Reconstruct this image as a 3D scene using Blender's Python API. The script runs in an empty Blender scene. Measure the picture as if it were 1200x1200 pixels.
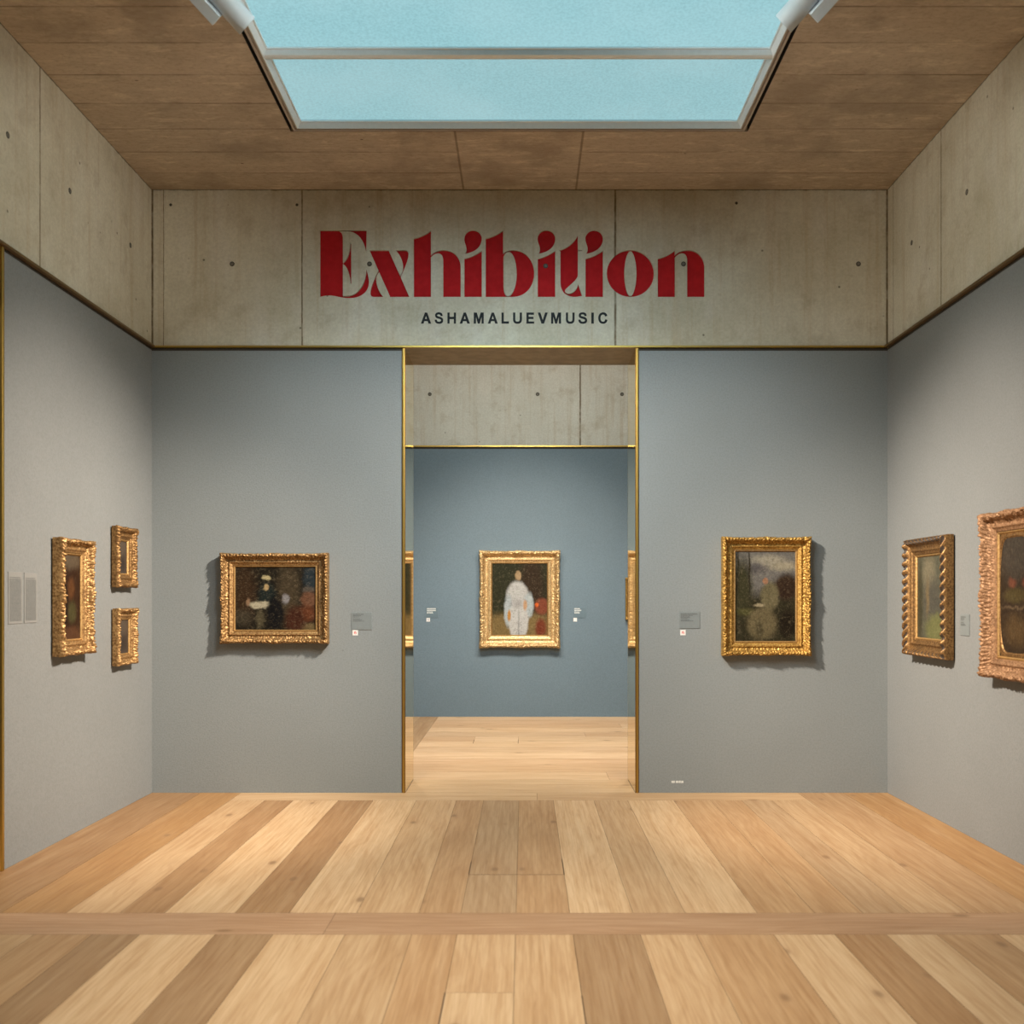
import bpy, bmesh, math, random
from mathutils import Vector, noise, Matrix

scn = bpy.context.scene
COL = scn.collection
PI = math.pi

# ------------------------------------------------------------------ camera, world, lights, exposure
F = 1165.3                     # focal length in pixels of the 1200 px frame
CX, CY = 614.0, 702.0          # vanishing point
EYE = 1.5
YB = 7.7                       # back wall
YR = 8.25                      # rear face of the back wall
YF = 12.67                     # wall of the next room
XL, XR = -2.881, 2.815
ZC = 4.672
ZRAIL = 3.443
YA = -2.2                      # wall behind the camera

cam_d = bpy.data.cameras.new('camera')
cam = bpy.data.objects.new('camera', cam_d)
COL.objects.link(cam)
cam.location = (0, 0, EYE)
cam.rotation_euler = (PI / 2, 0, 0)
cam_d.sensor_width = 36
cam_d.lens = F * 36 / 1200
cam_d.shift_x = -(CX - 600) / 1200
cam_d.shift_y = (CY - 600) / 1200
cam_d.dof.use_dof = True
cam_d.dof.focus_distance = 9.0
cam_d.dof.aperture_fstop = 2.6
cam_d.clip_start = 0.05
scn.camera = cam

w = bpy.data.worlds.new('world')
scn.world = w
w.use_nodes = True
w.node_tree.nodes['Background'].inputs[0].default_value = (0.55, 0.7, 0.8, 1)
w.node_tree.nodes['Background'].inputs[1].default_value = 0.3

scn.view_settings.view_transform = 'Standard'
scn.view_settings.look = 'None'
scn.view_settings.gamma = 1
scn.view_settings.exposure = 0.0

WARM = (1.0, 0.85, 0.70)
NEUT = (1.0, 0.89, 0.76)
COOL = (0.80, 0.92, 1.0)


def spot(name, loc, target, power, color, size_deg, blend=1.0, radius=0.03):
    d = bpy.data.lights.new(name, 'SPOT')
    d.energy = power
    d.color = color
    d.spot_size = math.radians(size_deg)
    d.spot_blend = blend
    d.shadow_soft_size = radius
    o = bpy.data.objects.new(name, d)
    COL.objects.link(o)
    o.location = loc
    o.rotation_euler = (Vector(target) - Vector(loc)).to_track_quat('-Z', 'Y').to_euler()
    return o


PANE_COL = (0.315, 0.565, 0.61)
PANE_STRENGTH = 1.0
FAR_PANE_STRENGTH = 1.6
# beams of lamps and added fill spots: (position, target, power, colour, cone, source radius)
LAMP_L = ((-1.424, 5.12, 4.45), (1.88, 7.7, 1.5))
LAMP_R = ((1.335, 5.12, 4.46), (-1.93, 7.7, 1.5))
DAY_FILL = (0.72, 0.90, 1.0)
BEAMS = [
    (LAMP_L[0], (1.90, 7.7, 1.0), 1000, NEUT, 56, 0.03),
    (LAMP_R[0], (-2.0, 7.7, 1.0), 1000, NEUT, 56, 0.03),
    # lamps further back on the two tracks, out of the frame
    ((1.45, 4.85, 4.45), (XL, 6.45, 0.95), 2150, WARM, 50, 0.03),
    ((-1.5, 4.85, 4.45), (XR, 6.35, 0.95), 2150, WARM, 50, 0.03),
    ((1.45, 3.2, 4.45), (-0.6, 5.4, 0.0), 400, NEUT, 80, 0.03),
    ((-1.5, 3.2, 4.45), (0.6, 5.4, 0.0), 400, NEUT, 80, 0.03),
    ((1.45, 2.0, 4.45), (-0.6, 3.9, 0.0), 360, NEUT, 90, 0.03),
    ((-1.5, 2.0, 4.45), (0.6, 3.9, 0.0), 360, NEUT, 90, 0.03),
    # added soft spots standing in for daylight of the nearer skylight bays
    ((0.0, 4.4, 4.50), (-0.75, 7.7, 2.65), 400, DAY_FILL, 62, 0.5),
    ((0.0, 4.4, 4.50), (0.70, 7.7, 2.65), 400, DAY_FILL, 62, 0.5),
    ((0.3, 4.3, 4.50), (XL, 6.5, 3.7), 240, (1.0, 0.95, 0.84), 62, 0.5),  # this pair: added warm fill for the upper side walls, no fixture
    ((-0.3, 4.3, 4.50), (XR, 6.5, 3.7), 240, (1.0, 0.95, 0.84), 62, 0.5),
    # added spot that brightens the unseen side room
    ((-4.5, 4.5, 4.5), (-4.5, 4.6, 0.0), 150, NEUT, 140, 0.06),
]
FAR_BEAMS = [
    ((0.05, 9.6, 4.45), (0.0, YF, 1.3), 300, WARM, 60, 0.03),
    ((-1.2, 9.3, 4.45), (-0.3, 11.2, 0.0), 560, NEUT, 100, 0.03),
    ((1.2, 9.3, 4.45), (0.3, 11.2, 0.0), 560, NEUT, 100, 0.03),
    ((0.0, 8.9, 4.45), (0.0, YF, 3.2), 300, (1.0, 0.98, 0.90), 115, 0.3),  # added wide fill to brighten the upper far wall
]


# ------------------------------------------------------------------ helpers
def tag(o, label=None, cat=None, group=None, kind=None):
    if label: o['label'] = label
    if cat: o['category'] = cat
    if group: o['group'] = group
    if kind: o['kind'] = kind
    return o


def empty(name, loc=(0, 0, 0), rz=0.0):
    o = bpy.data.objects.new(name, None)
    COL.objects.link(o)
    o.empty_display_size = 0.1
    o.location = loc
    o.rotation_euler = (0, 0, rz)
    return o


def link_mesh(name, me, parent=None):
    o = bpy.data.objects.new(name, me)
    COL.objects.link(o)
    if parent: o.parent = parent
    return o


class MB:
    def __init__(s):
        s.v, s.f, s.m = [], [], []

    def box(s, x0, x1, y0, y1, z0, z1, mi=0):
        b = len(s.v)
        s.v += [(x, y, z) for z in (z0, z1) for y in (y0, y1) for x in (x0, x1)]
        for f in ((0, 2, 3, 1), (4, 5, 7, 6), (0, 1, 5, 4), (2, 6, 7, 3), (0, 4, 6, 2), (1, 3, 7, 5)):
            s.f.append(tuple(b + i for i in f)); s.m.append(mi)
        return s

    def cyl(s, p0, p1, r0, r1=None, n=40, mi=0, cap=True):
        r1 = r0 if r1 is None else r1
        p0, p1 = Vector(p0), Vector(p1)
        q = (p1 - p0).to_track_quat('Z', 'Y')
        b = len(s.v)
        for p, r in ((p0, r0), (p1, r1)):
            for i in range(n):
                a = 2 * PI * i / n
                s.v.append(tuple(p + q @ Vector((r * math.cos(a), r * math.sin(a), 0))))
        for i in range(n):
            j = (i + 1) % n
            s.f.append((b + i, b + j, b + n + j, b + n + i)); s.m.append(mi)
        if cap:
            s.f.append(tuple(b + i for i in reversed(range(n)))); s.m.append(mi)
            s.f.append(tuple(b + n + i for i in range(n))); s.m.append(mi)
        return s

    def add_mesh(s, me, mi=0):
        b = len(s.v)
        s.v += [tuple(v.co) for v in me.vertices]
        for p in me.polygons:
            s.f.append(tuple(b + i for i in p.vertices)); s.m.append(mi)
        return s

    def build(s, name, mats, parent=None, smooth=False, bevel=0):
        me = bpy.data.meshes.new(name)
        me.from_pydata(s.v, [], s.f)
        mats = mats if isinstance(mats, (list, tuple)) else [mats]
        for m in mats: me.materials.append(m)
        me.polygons.foreach_set('material_index', s.m)
        if smooth: me.polygons.foreach_set('use_smooth', [True] * len(s.f))
        me.update()
        o = link_mesh(name, me, parent)
        if bevel:
            md = o.modifiers.new('bevel', 'BEVEL'); md.width = bevel; md.segments = 2
            md.limit_method = 'ANGLE'
        return o


class NT:
    """small wrapper around a node tree"""
    def __init__(s, name):
        s.mat = bpy.data.materials.new(name)
        s.mat.use_nodes = True
        s.t = s.mat.node_tree
        s.t.nodes.clear()
        s.out = s.n('ShaderNodeOutputMaterial')
        s.b = s.n('ShaderNodeBsdfPrincipled')
        s.t.links.new(s.b.outputs[0], s.out.inputs[0])

    def n(s, t, **k):
        x = s.t.nodes.new(t)
        for a, v in k.items(): setattr(x, a, v)
        return x

    def set(s, inp, v):
        if hasattr(v, 'links'): s.t.links.new(v, inp)
        elif isinstance(v, (tuple, list)) and inp.type == 'RGBA' and len(v) == 3: inp.default_value = (*v, 1)
        else: inp.default_value = v

    def math(s, op, a, b=0.0, c=None, clamp=False):
        x = s.n('ShaderNodeMath', operation=op); x.use_clamp = clamp
        s.set(x.inputs[0], a); s.set(x.inputs[1], b)
        if c is not None: s.set(x.inputs[2], c)
        return x.outputs[0]

    def mix(s, fac, a, b, mode='MIX'):
        x = s.n('ShaderNodeMix', data_type='RGBA', blend_type=mode)
        s.set(x.inputs[0], fac); s.set(x.inputs[6], a); s.set(x.inputs[7], b)
        return x.outputs[2]

    def mapping(s, vec, scale=(1, 1, 1), loc=(0, 0, 0)):
        x = s.n('ShaderNodeMapping')
        s.set(x.inputs[0], vec); x.inputs['Scale'].default_value = scale; x.inputs['Location'].default_value = loc
        return x.outputs[0]

    def obj(s):
        return s.n('ShaderNodeTexCoord').outputs['Object']

    def uv(s):
        return s.n('ShaderNodeTexCoord').outputs['UV']

    def noise(s, vec, scale, detail=4, rough=0.55, dist=0.0):
        x = s.n('ShaderNodeTexNoise')
        s.set(x.inputs['Vector'], vec); x.inputs['Scale'].default_value = scale
        x.inputs['Detail'].default_value = detail; x.inputs['Roughness'].default_value = rough
        x.inputs['Distortion'].default_value = dist
        return x.outputs[0]

    def voro(s, vec, scale, rand=1.0):
        x = s.n('ShaderNodeTexVoronoi')
        s.set(x.inputs['Vector'], vec); x.inputs['Scale'].default_value = scale
        return x.outputs['Distance'], x.outputs['Color']

    def ramp(s, v, lo, hi, a=0.0, b=1.0, smooth=True):
        x = s.n('ShaderNodeMapRange', interpolation_type='SMOOTHSTEP' if smooth else 'LINEAR')
        s.set(x.inputs[0], v); x.inputs[1].default_value = lo; x.inputs[2].default_value = hi
        x.inputs[3].default_value = a; x.inputs[4].default_value = b
        return x.outputs[0]

    def sep(s, vec):
        x = s.n('ShaderNodeSeparateXYZ'); s.set(x.inputs[0], vec)
        return x.outputs

    def bump(s, h, strength=0.3, dist=0.01):
        x = s.n('ShaderNodeBump'); s.set(x.inputs['Height'], h)
        x.inputs['Strength'].default_value = strength; x.inputs['Distance'].default_value = dist
        s.t.links.new(x.outputs[0], s.b.inputs['Normal'])

    def fin(s, color=None, rough=0.6, metal=0.0, spec=0.5):
        if color is not None: s.set(s.b.inputs['Base Color'], color)
        s.set(s.b.inputs['Roughness'], rough)
        s.set(s.b.inputs['Metallic'], metal)
        s.set(s.b.inputs['Specular IOR Level'], spec)
        return s.mat


def simple(name, col, rough=0.5, metal=0.0, var=0.06, scale=40):
    t = NT(name)
    n = t.noise(t.obj(), scale, 4)
    c = t.mix(t.ramp(n, 0.3, 0.7), tuple(x * (1 - var) for x in col), tuple(min(1, x * (1 + var)) for x in col))
    return t.fin(c, rough, metal)


# ------------------------------------------------------------------ materials
def concrete(name, axis, lines, base=(0.63, 0.60, 0.485), alt=(0.49, 0.45, 0.335)):
    """cast concrete wall: cloudy, vertical drips, joints at given positions of one axis"""
    t = NT(name)
    p = t.obj(); s = t.sep(p)
    big = t.noise(p, 1.3, 5, 0.6)
    streak = t.noise(t.mapping(p, (11, 11, 0.5)), 1.4, 6, 0.65)
    fine = t.noise(p, 55, 3, 0.7)
    c = t.mix(t.ramp(big, 0.3, 0.72), alt, base)
    c = t.mix(t.ramp(streak, 0.48, 0.72, 0, 0.42), c, (0.42, 0.31, 0.18))
    c = t.mix(t.ramp(t.noise(t.mapping(p, (5, 5, 1.5), (3, 1, 7)), 1.2, 4), 0.5, 0.8, 0, 0.5), c, (0.64, 0.61, 0.54))
    c = t.mix(t.ramp(fine, 0.3, 0.7, 0, 0.22), c, (0.20, 0.17, 0.12))
    c = t.mix(t.ramp(t.noise(p, 4.5, 5, 0.7), 0.50, 0.70, 0, 0.45), c, (0.36, 0.30, 0.21))
    d, _ = t.voro(t.mapping(p, (1, 1, 1), (0.37, 0.1, 0.23)), 6.0)
    pit = t.ramp(d, 0.03, 0.07, 1, 0)
    pick = t.ramp(t.noise(p, 2.3, 1), 0.46, 0.52)
    pit = t.math('MULTIPLY', pit, pick)
    c = t.mix(t.math('MULTIPLY', pit, 0.75), c, (0.07, 0.055, 0.04))
    co = s[axis]
    wob = t.math('MULTIPLY', t.math('SUBTRACT', t.noise(p, 9, 2), 0.5), 0.008)
    co = t.math('ADD', co, wob)
    total = None
    for x, wd in lines:
        m = t.ramp(t.math('ABSOLUTE', t.math('SUBTRACT', co, x)), wd * 0.5, wd * 1.3, 1, 0)
        total = m if total is None else t.math('MAXIMUM', total, m)
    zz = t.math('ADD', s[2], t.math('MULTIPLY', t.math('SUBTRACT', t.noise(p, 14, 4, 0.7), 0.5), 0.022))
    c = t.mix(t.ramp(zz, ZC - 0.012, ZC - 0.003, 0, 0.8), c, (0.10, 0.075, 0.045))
    hgt = t.math('MULTIPLY', fine, 0.3)
    if total is not None:
        brk = t.ramp(t.noise(t.mapping(p, (1, 1, 3)), 5, 3), 0.25, 0.6, 0.55, 1.0)
        c = t.mix(t.math('MULTIPLY', total, brk), c, (0.16, 0.12, 0.07))
        # pale stain beside the joint
        hgt = t.math('SUBTRACT', hgt, total)
    hgt = t.math('SUBTRACT', hgt, pit)
    t.bump(hgt, 0.25, 0.004)
    return t.fin(c, 0.75, 0, 0.3)


def ceiling_mat():
    t = NT('board_marked_concrete')
    p = t.obj(); s = t.sep(p)
    x, y = s[0], s[1]
    gap = 0.3465
    ph = t.math('DIVIDE', t.math('SUBTRACT', y, 5.67 - 40 * gap), gap)
    fr = t.math('FRACT', ph); idx = t.math('FLOOR', ph)
    cmb = t.n('ShaderNodeCombineXYZ'); t.set(cmb.inputs[0], idx); cmb.inputs[1].default_value = 3.3
    wn = t.n('ShaderNodeTexWhiteNoise', noise_dimensions='2D'); t.set(wn.inputs['Vector'], cmb.outputs[0])
    edge = t.math('MINIMUM', fr, t.math('SUBTRACT', 1.0, fr))
    wob = t.noise(t.mapping(p, (2, 20, 1)), 2, 3)
    line = t.ramp(t.math('ADD', edge, t.math('MULTIPLY', t.math('SUBTRACT', wob, 0.5), 0.02)), 0.010, 0.026, 1, 0)
    line = t.math('MULTIPLY', line, t.ramp(t.noise(t.mapping(p, (1.5, 6, 1), (5, 0, 0)), 2.0, 3), 0.35, 0.65, 0.25, 1))
    # plain panel between the two cross joints in front of the skylight
    inside = t.math('MULTIPLY', t.math('GREATER_THAN', x, -0.469), t.math('LESS_THAN', x, 0.403))
    line = t.math('MULTIPLY', line, t.math('SUBTRACT', 1.0, t.math('MULTIPLY', inside, 0.85)))
    jx = None
    for c0 in (-0.469, 0.403):
        m = t.ramp(t.math('ABSOLUTE', t.math('SUBTRACT', x, c0)), 0.004, 0.011, 1, 0)
        jx = m if jx is None else t.math('MAXIMUM', jx, m)
    line = t.math('MAXIMUM', line, t.math('MULTIPLY', jx, 0.9))
    grain = t.noise(t.mapping(p, (1.5, 6, 1)), 2.6, 6, 0.7, 0.6)
    blotch = t.noise(p, 1.6, 5, 0.6)
    fine = t.noise(t.mapping(p, (14, 26, 1)), 1.8, 4, 0.75)
    c = t.mix(wn.outputs[0], (0.47, 0.395, 0.305), (0.57, 0.485, 0.38))
    c = t.mix(t.ramp(grain, 0.50, 0.70, 0, 0.75), c, (0.74, 0.65, 0.51))
    c = t.mix(t.ramp(blotch, 0.46, 0.68, 0, 0.65), c, (0.31, 0.255, 0.195))
    c = t.mix(t.ramp(fine, 0.42, 0.70, 0, 0.40), c, (0.27, 0.205, 0.14))
    d, _ = t.voro(t.mapping(p, (1, 1.8, 1)), 4.2)
    pit = t.math('MULTIPLY', t.ramp(d, 0.03, 0.06, 1, 0), t.ramp(t.noise(p, 2, 1), 0.5, 0.56))
    c = t.mix(t.math('MULTIPLY', pit, 0.8), c, (0.06, 0.04, 0.025))
    c = t.mix(t.math('MULTIPLY', line, 0.62), c, (0.12, 0.08, 0.05))
    t.bump(t.math('SUBTRACT', t.math('MULTIPLY', grain, 0.4), line), 0.35, 0.006)
    return t.fin(c, 0.8, 0, 0.25)


def paint_wall(name, col):
    t = NT(name)
    p = t.obj()
    f = t.noise(p, 80, 3, 0.7)
    b = t.noise(p, 0.9, 4, 0.5)
    c = t.mix(t.ramp(b, 0.3, 0.7), tuple(x * 0.96 for x in col), tuple(x * 1.04 for x in col))
    c = t.mix(t.ramp(f, 0.38, 0.66, 0, 0.34), c, tuple(x * 0.62 for x in col))
    d, _ = t.voro(p, 1.7)
    c = t.mix(t.math('MULTIPLY', t.ramp(d, 0.008, 0.016, 1, 0), 0.4), c, (0.1, 0.1, 0.1))
    t.bump(f, 0.35, 0.004)
    return t.fin(c, 0.62, 0, 0.35)


def wood_floor():
    t = NT('oak_planks')
    uv = t.uv(); p = t.obj()
    col = t.n('ShaderNodeVertexColor', layer_name='tint')
    warp = t.noise(t.mapping(uv, (0.7, 2.0, 1)), 1.5, 3, 0.5)
    sv = t.sep(uv)
    vv = t.math('ADD', sv[1], t.math('MULTIPLY', warp, 0.30))
    cb = t.n('ShaderNodeCombineXYZ'); t.set(cb.inputs[0], t.math('MULTIPLY', sv[0], 0.12)); t.set(cb.inputs[1], vv)
    rings = t.n('ShaderNodeTexWave', wave_type='BANDS', bands_direction='Y', wave_profile='SIN')
    t.set(rings.inputs['Vector'], cb.outputs[0]); rings.inputs['Scale'].default_value = 6
    rings.inputs['Distortion'].default_value = 7; rings.inputs['Detail'].default_value = 3
    rings.inputs['Detail Scale'].default_value = 1.2
    fine = t.noise(t.mapping(uv, (3.0, 90, 1)), 1.0, 4, 0.65)
    mott = t.noise(t.mapping(uv, (0.8, 5, 1), (7, 3, 0)), 2.0, 4, 0.6)
    c = t.mix(1.0, col.outputs[0], (1, 1, 1), 'MULTIPLY')
    c = t.mix(t.ramp(rings.outputs[1], 0.35, 0.95, 0, 0.20), c, (0.70, 0.58, 0.44), 'MULTIPLY')
    c = t.mix(t.ramp(fine, 0.40, 0.72, 0, 0.40), c, (0.62, 0.50, 0.38), 'MULTIPLY')
    c = t.mix(t.ramp(mott, 0.35, 0.72, 0, 0.38), c, (0.68, 0.54, 0.40), 'MULTIPLY')
    c = t.mix(t.ramp(t.noise(t.mapping(uv, (0.5, 9, 1), (1, 9, 0)), 2.0, 4, 0.6), 0.5, 0.8, 0, 0.22), c, (0.66, 0.50, 0.31))
    c = t.mix(t.ramp(t.noise(t.mapping(uv, (0.45, 30, 1), (4, 2, 0)), 1.6, 4, 0.6, 0.5), 0.42, 0.66, 0, 0.42), c, (0.74, 0.63, 0.48), 'MULTIPLY')
    # knots
    kv = t.mapping(uv, (2.2, 4.4, 1), (0.3, 0.1, 0))
    kd, kc = t.voro(t.mix(0.06, kv, t.n('ShaderNodeTexNoise').outputs[1]), 1.25)
    kn = t.ramp(kd, 0.05, 0.15, 1, 0)
    pick = t.ramp(t.sep(kc)[0], 0.50, 0.55, 0, 1)
    c = t.mix(t.math('MULTIPLY', t.math('MULTIPLY', kn, pick), 0.72), c, (0.16, 0.085, 0.035))
    halo = t.math('MULTIPLY', t.ramp(kd, 0.08, 0.34, 1, 0), pick)
    c = t.mix(t.math('MULTIPLY', halo, 0.28), c, (0.34, 0.20, 0.10))
    t.bump(fine, 0.08, 0.002)
    return t.fin(c, 0.48, 0, 0.4)


def brass(name, col=(0.78, 0.56, 0.22), rough=0.22, metal=1.0):
    t = NT(name)
    n = t.noise(t.mapping(t.obj(), (2, 2, 30)), 3, 3)
    return t.fin(t.mix(n, tuple(x * 0.9 for x in col), col), rough, metal)


def gilt(name, hi, lo, rough=0.38, metal=0.75):
    t = NT(name)
    p = t.obj()
    a = t.noise(p, 75, 5, 0.7)
    b = t.noise(p, 9, 3, 0.6)
    c = t.mix(t.ramp(a, 0.36, 0.62), lo, hi)
    c = t.mix(t.ramp(b, 0.52, 0.75, 0, 0.45), c, tuple(x * 0.62 for x in lo))
    t.bump(t.noise(p, 120, 3, 0.6), 0.35, 0.003)
    return t.fin(c, t.ramp(a, 0.3, 0.7, rough + 0.25, rough + 0.08), metal)


def canvas_mat(name, base, blobs, warp=0.06, spec=0.12, seed=0.0, brush=0.5, dark=0.62):
    """loose brushwork: soft patches of colour (cx, cy, rx, ry, colour, softness, strength) in canvas coordinates"""
    t = NT(name)
    uv = t.uv()
    nz = t.n('ShaderNodeTexNoise'); t.set(nz.inputs['Vector'], t.mapping(uv, (1, 1, 1), (seed, seed, 0)))
    nz.inputs['Scale'].default_value = 8; nz.inputs['Detail'].default_value = 7; nz.inputs['Roughness'].default_value = 0.68
    off = t.n('ShaderNodeVectorMath', operation='MULTIPLY_ADD')
    t.set(off.inputs[0], nz.outputs[1]); off.inputs[1].default_value = (warp * 2, warp * 2, 0); t.set(off.inputs[2], uv)
    sv = t.sep(off.outputs[0])
    u = t.math('SUBTRACT', sv[0], warp); v = t.math('SUBTRACT', sv[1], warp)
    c = base
    for b in blobs:
        cx, cy, rx, ry, colr, soft = b[:6]
        st = b[6] if len(b) > 6 else 1.0
        du = t.math('DIVIDE', t.math('SUBTRACT', u, cx), rx)
        dv = t.math('DIVIDE', t.math('SUBTRACT', v, cy), ry)
        d = t.math('SQRT', t.math('ADD', t.math('MULTIPLY', du, du), t.math('MULTIPLY', dv, dv)))
        c = t.mix(t.ramp(d, 1 - soft, 1 + soft, st, 0), c, colr)
    br = t.noise(t.mapping(uv, (6, 14, 1), (seed, 2, 0)), 3.5, 4, 0.65, 0.8)
    c = t.mix(t.ramp(br, 0.35, 0.7, 0, brush), c, (0.45, 0.42, 0.38), 'MULTIPLY')
    dab = t.noise(t.mapping(uv, (1, 1, 1), (3, seed, 0)), 26, 4, 0.7, 1.2)
    c = t.mix(t.ramp(dab, 0.5, 0.68, 0, 0.55), c, (0.35, 0.33, 0.30), 'MULTIPLY')
    c = t.mix(t.ramp(dab, 0.48, 0.34, 0, 0.35), c, (0.20, 0.16, 0.10), 'SCREEN')
    c = t.mix(1.0, c, (dark, dark, dark), 'MULTIPLY')
    t.bump(br, 0.2, 0.002)
    return t.fin(c, 0.42, 0, spec)


M = {}
M['conc_back'] = concrete('concrete_back', 0, [(-1.718, 0.006), (0.707, 0.009), (-2.79, 0.003), (-2.881, 0.012), (2.815, 0.012)])
M['conc_left'] = concrete('concrete_left', 1, [(5.92, 0.007), (7.7, 0.012), (3.5, 0.007), (1.1, 0.007)])
M['conc_right'] = concrete('concrete_right', 1, [(6.71, 0.007), (7.58, 0.004), (7.7, 0.012), (4.3, 0.007), (1.9, 0.007)])
M['conc_far'] = concrete('concrete_far', 0, [(0.717, 0.011), (-1.9, 0.009)], (0.66, 0.65, 0.58), (0.58, 0.57, 0.50))
M['ceiling'] = ceiling_mat()
M['paint'] = paint_wall('grey_wall_paint', (0.215, 0.238, 0.243))
M['paint_side'] = paint_wall('lamp_warmed_side_paint', (0.205, 0.218, 0.220))  # wall grey with the warmth of the lamps mixed into the colour
M['paint_far'] = paint_wall('day_tinted_wall_paint', (0.135, 0.190, 0.230))  # blue cast of daylight mixed into this wall colour
M['floor'] = wood_floor()
M['groove'] = simple('floor_groove', (0.10, 0.06, 0.03), 0.9)
M['brass'] = brass('brass_trim', (0.55, 0.37, 0.10), 0.40)
M['bronze'] = brass('dark_bronze', (0.30, 0.17, 0.04), 0.42)
M['mirror_brass'] = brass('polished_brass', (0.80, 0.68, 0.42), 0.035)
M['rail_brown'] = brass('rail_brass_dimmed', (0.20, 0.13, 0.055), 0.5, 0.6)  # side rail brass, its dark wall reflection put into the colour
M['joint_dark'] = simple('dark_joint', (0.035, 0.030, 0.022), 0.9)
M['alu_dull'] = simple('dull_aluminium', (0.50, 0.44, 0.38), 0.4, 0.2, 0.03)
M['alu'] = simple('pane_tinted_aluminium', (0.78, 0.88, 0.94), 0.28, 0.15, 0.02)  # bluish glow of the panes tinted into the bar colour
M['black'] = simple('black_gap', (0.006, 0.006, 0.006), 0.9)
M['lamp_white'] = simple('lamp_white', (0.58, 0.66, 0.72), 0.4, 0, 0.02)
M['lamp_lens'] = simple('lamp_lens', (0.9, 0.85, 0.7), 0.15, 0, 0.02)
M['red'] = simple('red_paint', (0.42, 0.015, 0.018), 0.9, 0, 0.08, 20)
M['red'].node_tree.nodes['Principled BSDF'].inputs['Specular IOR Level'].default_value = 0.1
M['ink'] = simple('black_paint', (0.008, 0.010, 0.012), 0.85)
M['tie'] = simple('tie_hole_plug', (0.13, 0.12, 0.10), 0.9, 0, 0.2)
M['tie_dark'] = simple('tie_hole_ring', (0.06, 0.055, 0.045), 0.95, 0, 0.2)
M['plaque'] = simple('plaque_grey', (0.175, 0.20, 0.205), 0.45, 0, 0.03)
M['plaque_far'] = simple('plaque_blue', (0.11, 0.16, 0.19), 0.45, 0, 0.03)
M['plaque_paper'] = simple('plaque_paper', (0.21, 0.215, 0.21), 0.6, 0, 0.03)
M['print_dark'] = simple('print_dark', (0.10, 0.11, 0.11), 0.6)
M['print_light'] = simple('print_light', (0.60, 0.62, 0.60), 0.6)
M['sticker'] = simple('sticker_white', (0.72, 0.70, 0.68), 0.5, 0, 0.02)
M['sticker_red'] = simple('sticker_mark', (0.55, 0.13, 0.14), 0.5)
M['sticker_grey'] = simple('sticker_grey_mark', (0.35, 0.36, 0.45), 0.5)
M['back_board'] = simple('back_board', (0.10, 0.065, 0.035), 0.8, 0, 0.2)
M['gold_a'] = gilt('antique_gilt', (0.47, 0.295, 0.125), (0.17, 0.085, 0.03))
M['gold_b'] = gilt('orange_gilt', (0.58, 0.36, 0.10), (0.25, 0.125, 0.025))
M['gold_c'] = gilt('bright_gilt', (0.80, 0.60, 0.32), (0.36, 0.21, 0.08))
M['gold_d'] = gilt('brown_gilt', (0.32, 0.185, 0.07), (0.12, 0.06, 0.022))
M['gold_e'] = gilt('rosy_gilt', (0.36, 0.205, 0.105), (0.17, 0.085, 0.04), 0.45, 0.45)
M['liner'] = gilt('liner_gilt', (0.48, 0.31, 0.13), (0.34, 0.20, 0.07), 0.4)
M['groove_dark'] = simple('dark_bole', (0.035, 0.022, 0.014), 0.6, 0, 0.2)

# luminous frosted panes of the skylight
def pane_mat(name, strength):
    t = NT(name)
    p = t.obj()
    f = t.noise(p, 60, 3, 0.7)
    b = t.noise(t.mapping(p, (1, 1, 1)), 1.5, 3)
    c = t.mix(t.ramp(f, 0.35, 0.68, 0, 0.5), PANE_COL, tuple(x * 0.66 for x in PANE_COL))
    c = t.mix(t.ramp(b, 0.35, 0.7, 0, 0.18), c, (0.50, 0.70, 0.73))
    t.set(t.b.inputs['Emission Color'], c)
    t.b.inputs['Emission Strength'].default_value = strength
    return t.fin((0.03, 0.05, 0.05), 0.5, 0, 0.3)
M['pane'] = pane_mat('frosted_pane', PANE_STRENGTH)
M['pane_far'] = pane_mat('frosted_pane_far', FAR_PANE_STRENGTH)

# ------------------------------------------------------------------ curve tools (lettering)
def path(d, n=10):
    """tiny SVG-like path reader: absolute M L C Z -> list of closed polylines"""
    tk = d.replace(',', ' ').replace('M', ' M ').replace('L', ' L ').replace('C', ' C ').replace('Z', ' Z ').split()
    res, cur, i, cmd = [], [], 0, None
    while i < len(tk):
        if tk[i] in ('M', 'L', 'C', 'Z'):
            cmd = tk[i]; i += 1
            if cmd == 'Z': res.append(cur); cur = []
            continue
        if cmd in 'ML':
            cur.append((float(tk[i]), float(tk[i + 1]))); i += 2
            cmd = 'L'
        else:
            a = [float(x) for x in tk[i:i + 6]]; i += 6
            x0, y0 = cur[-1]
            for k in range(1, n + 1):
                q = k / n; r = 1 - q
                cur.append((r**3 * x0 + 3 * r * r * q * a[0] + 3 * r * q * q * a[2] + q**3 * a[4],
                            r**3 * y0 + 3 * r * r * q * a[1] + 3 * r * q * q * a[3] + q**3 * a[5]))
    return res


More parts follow.
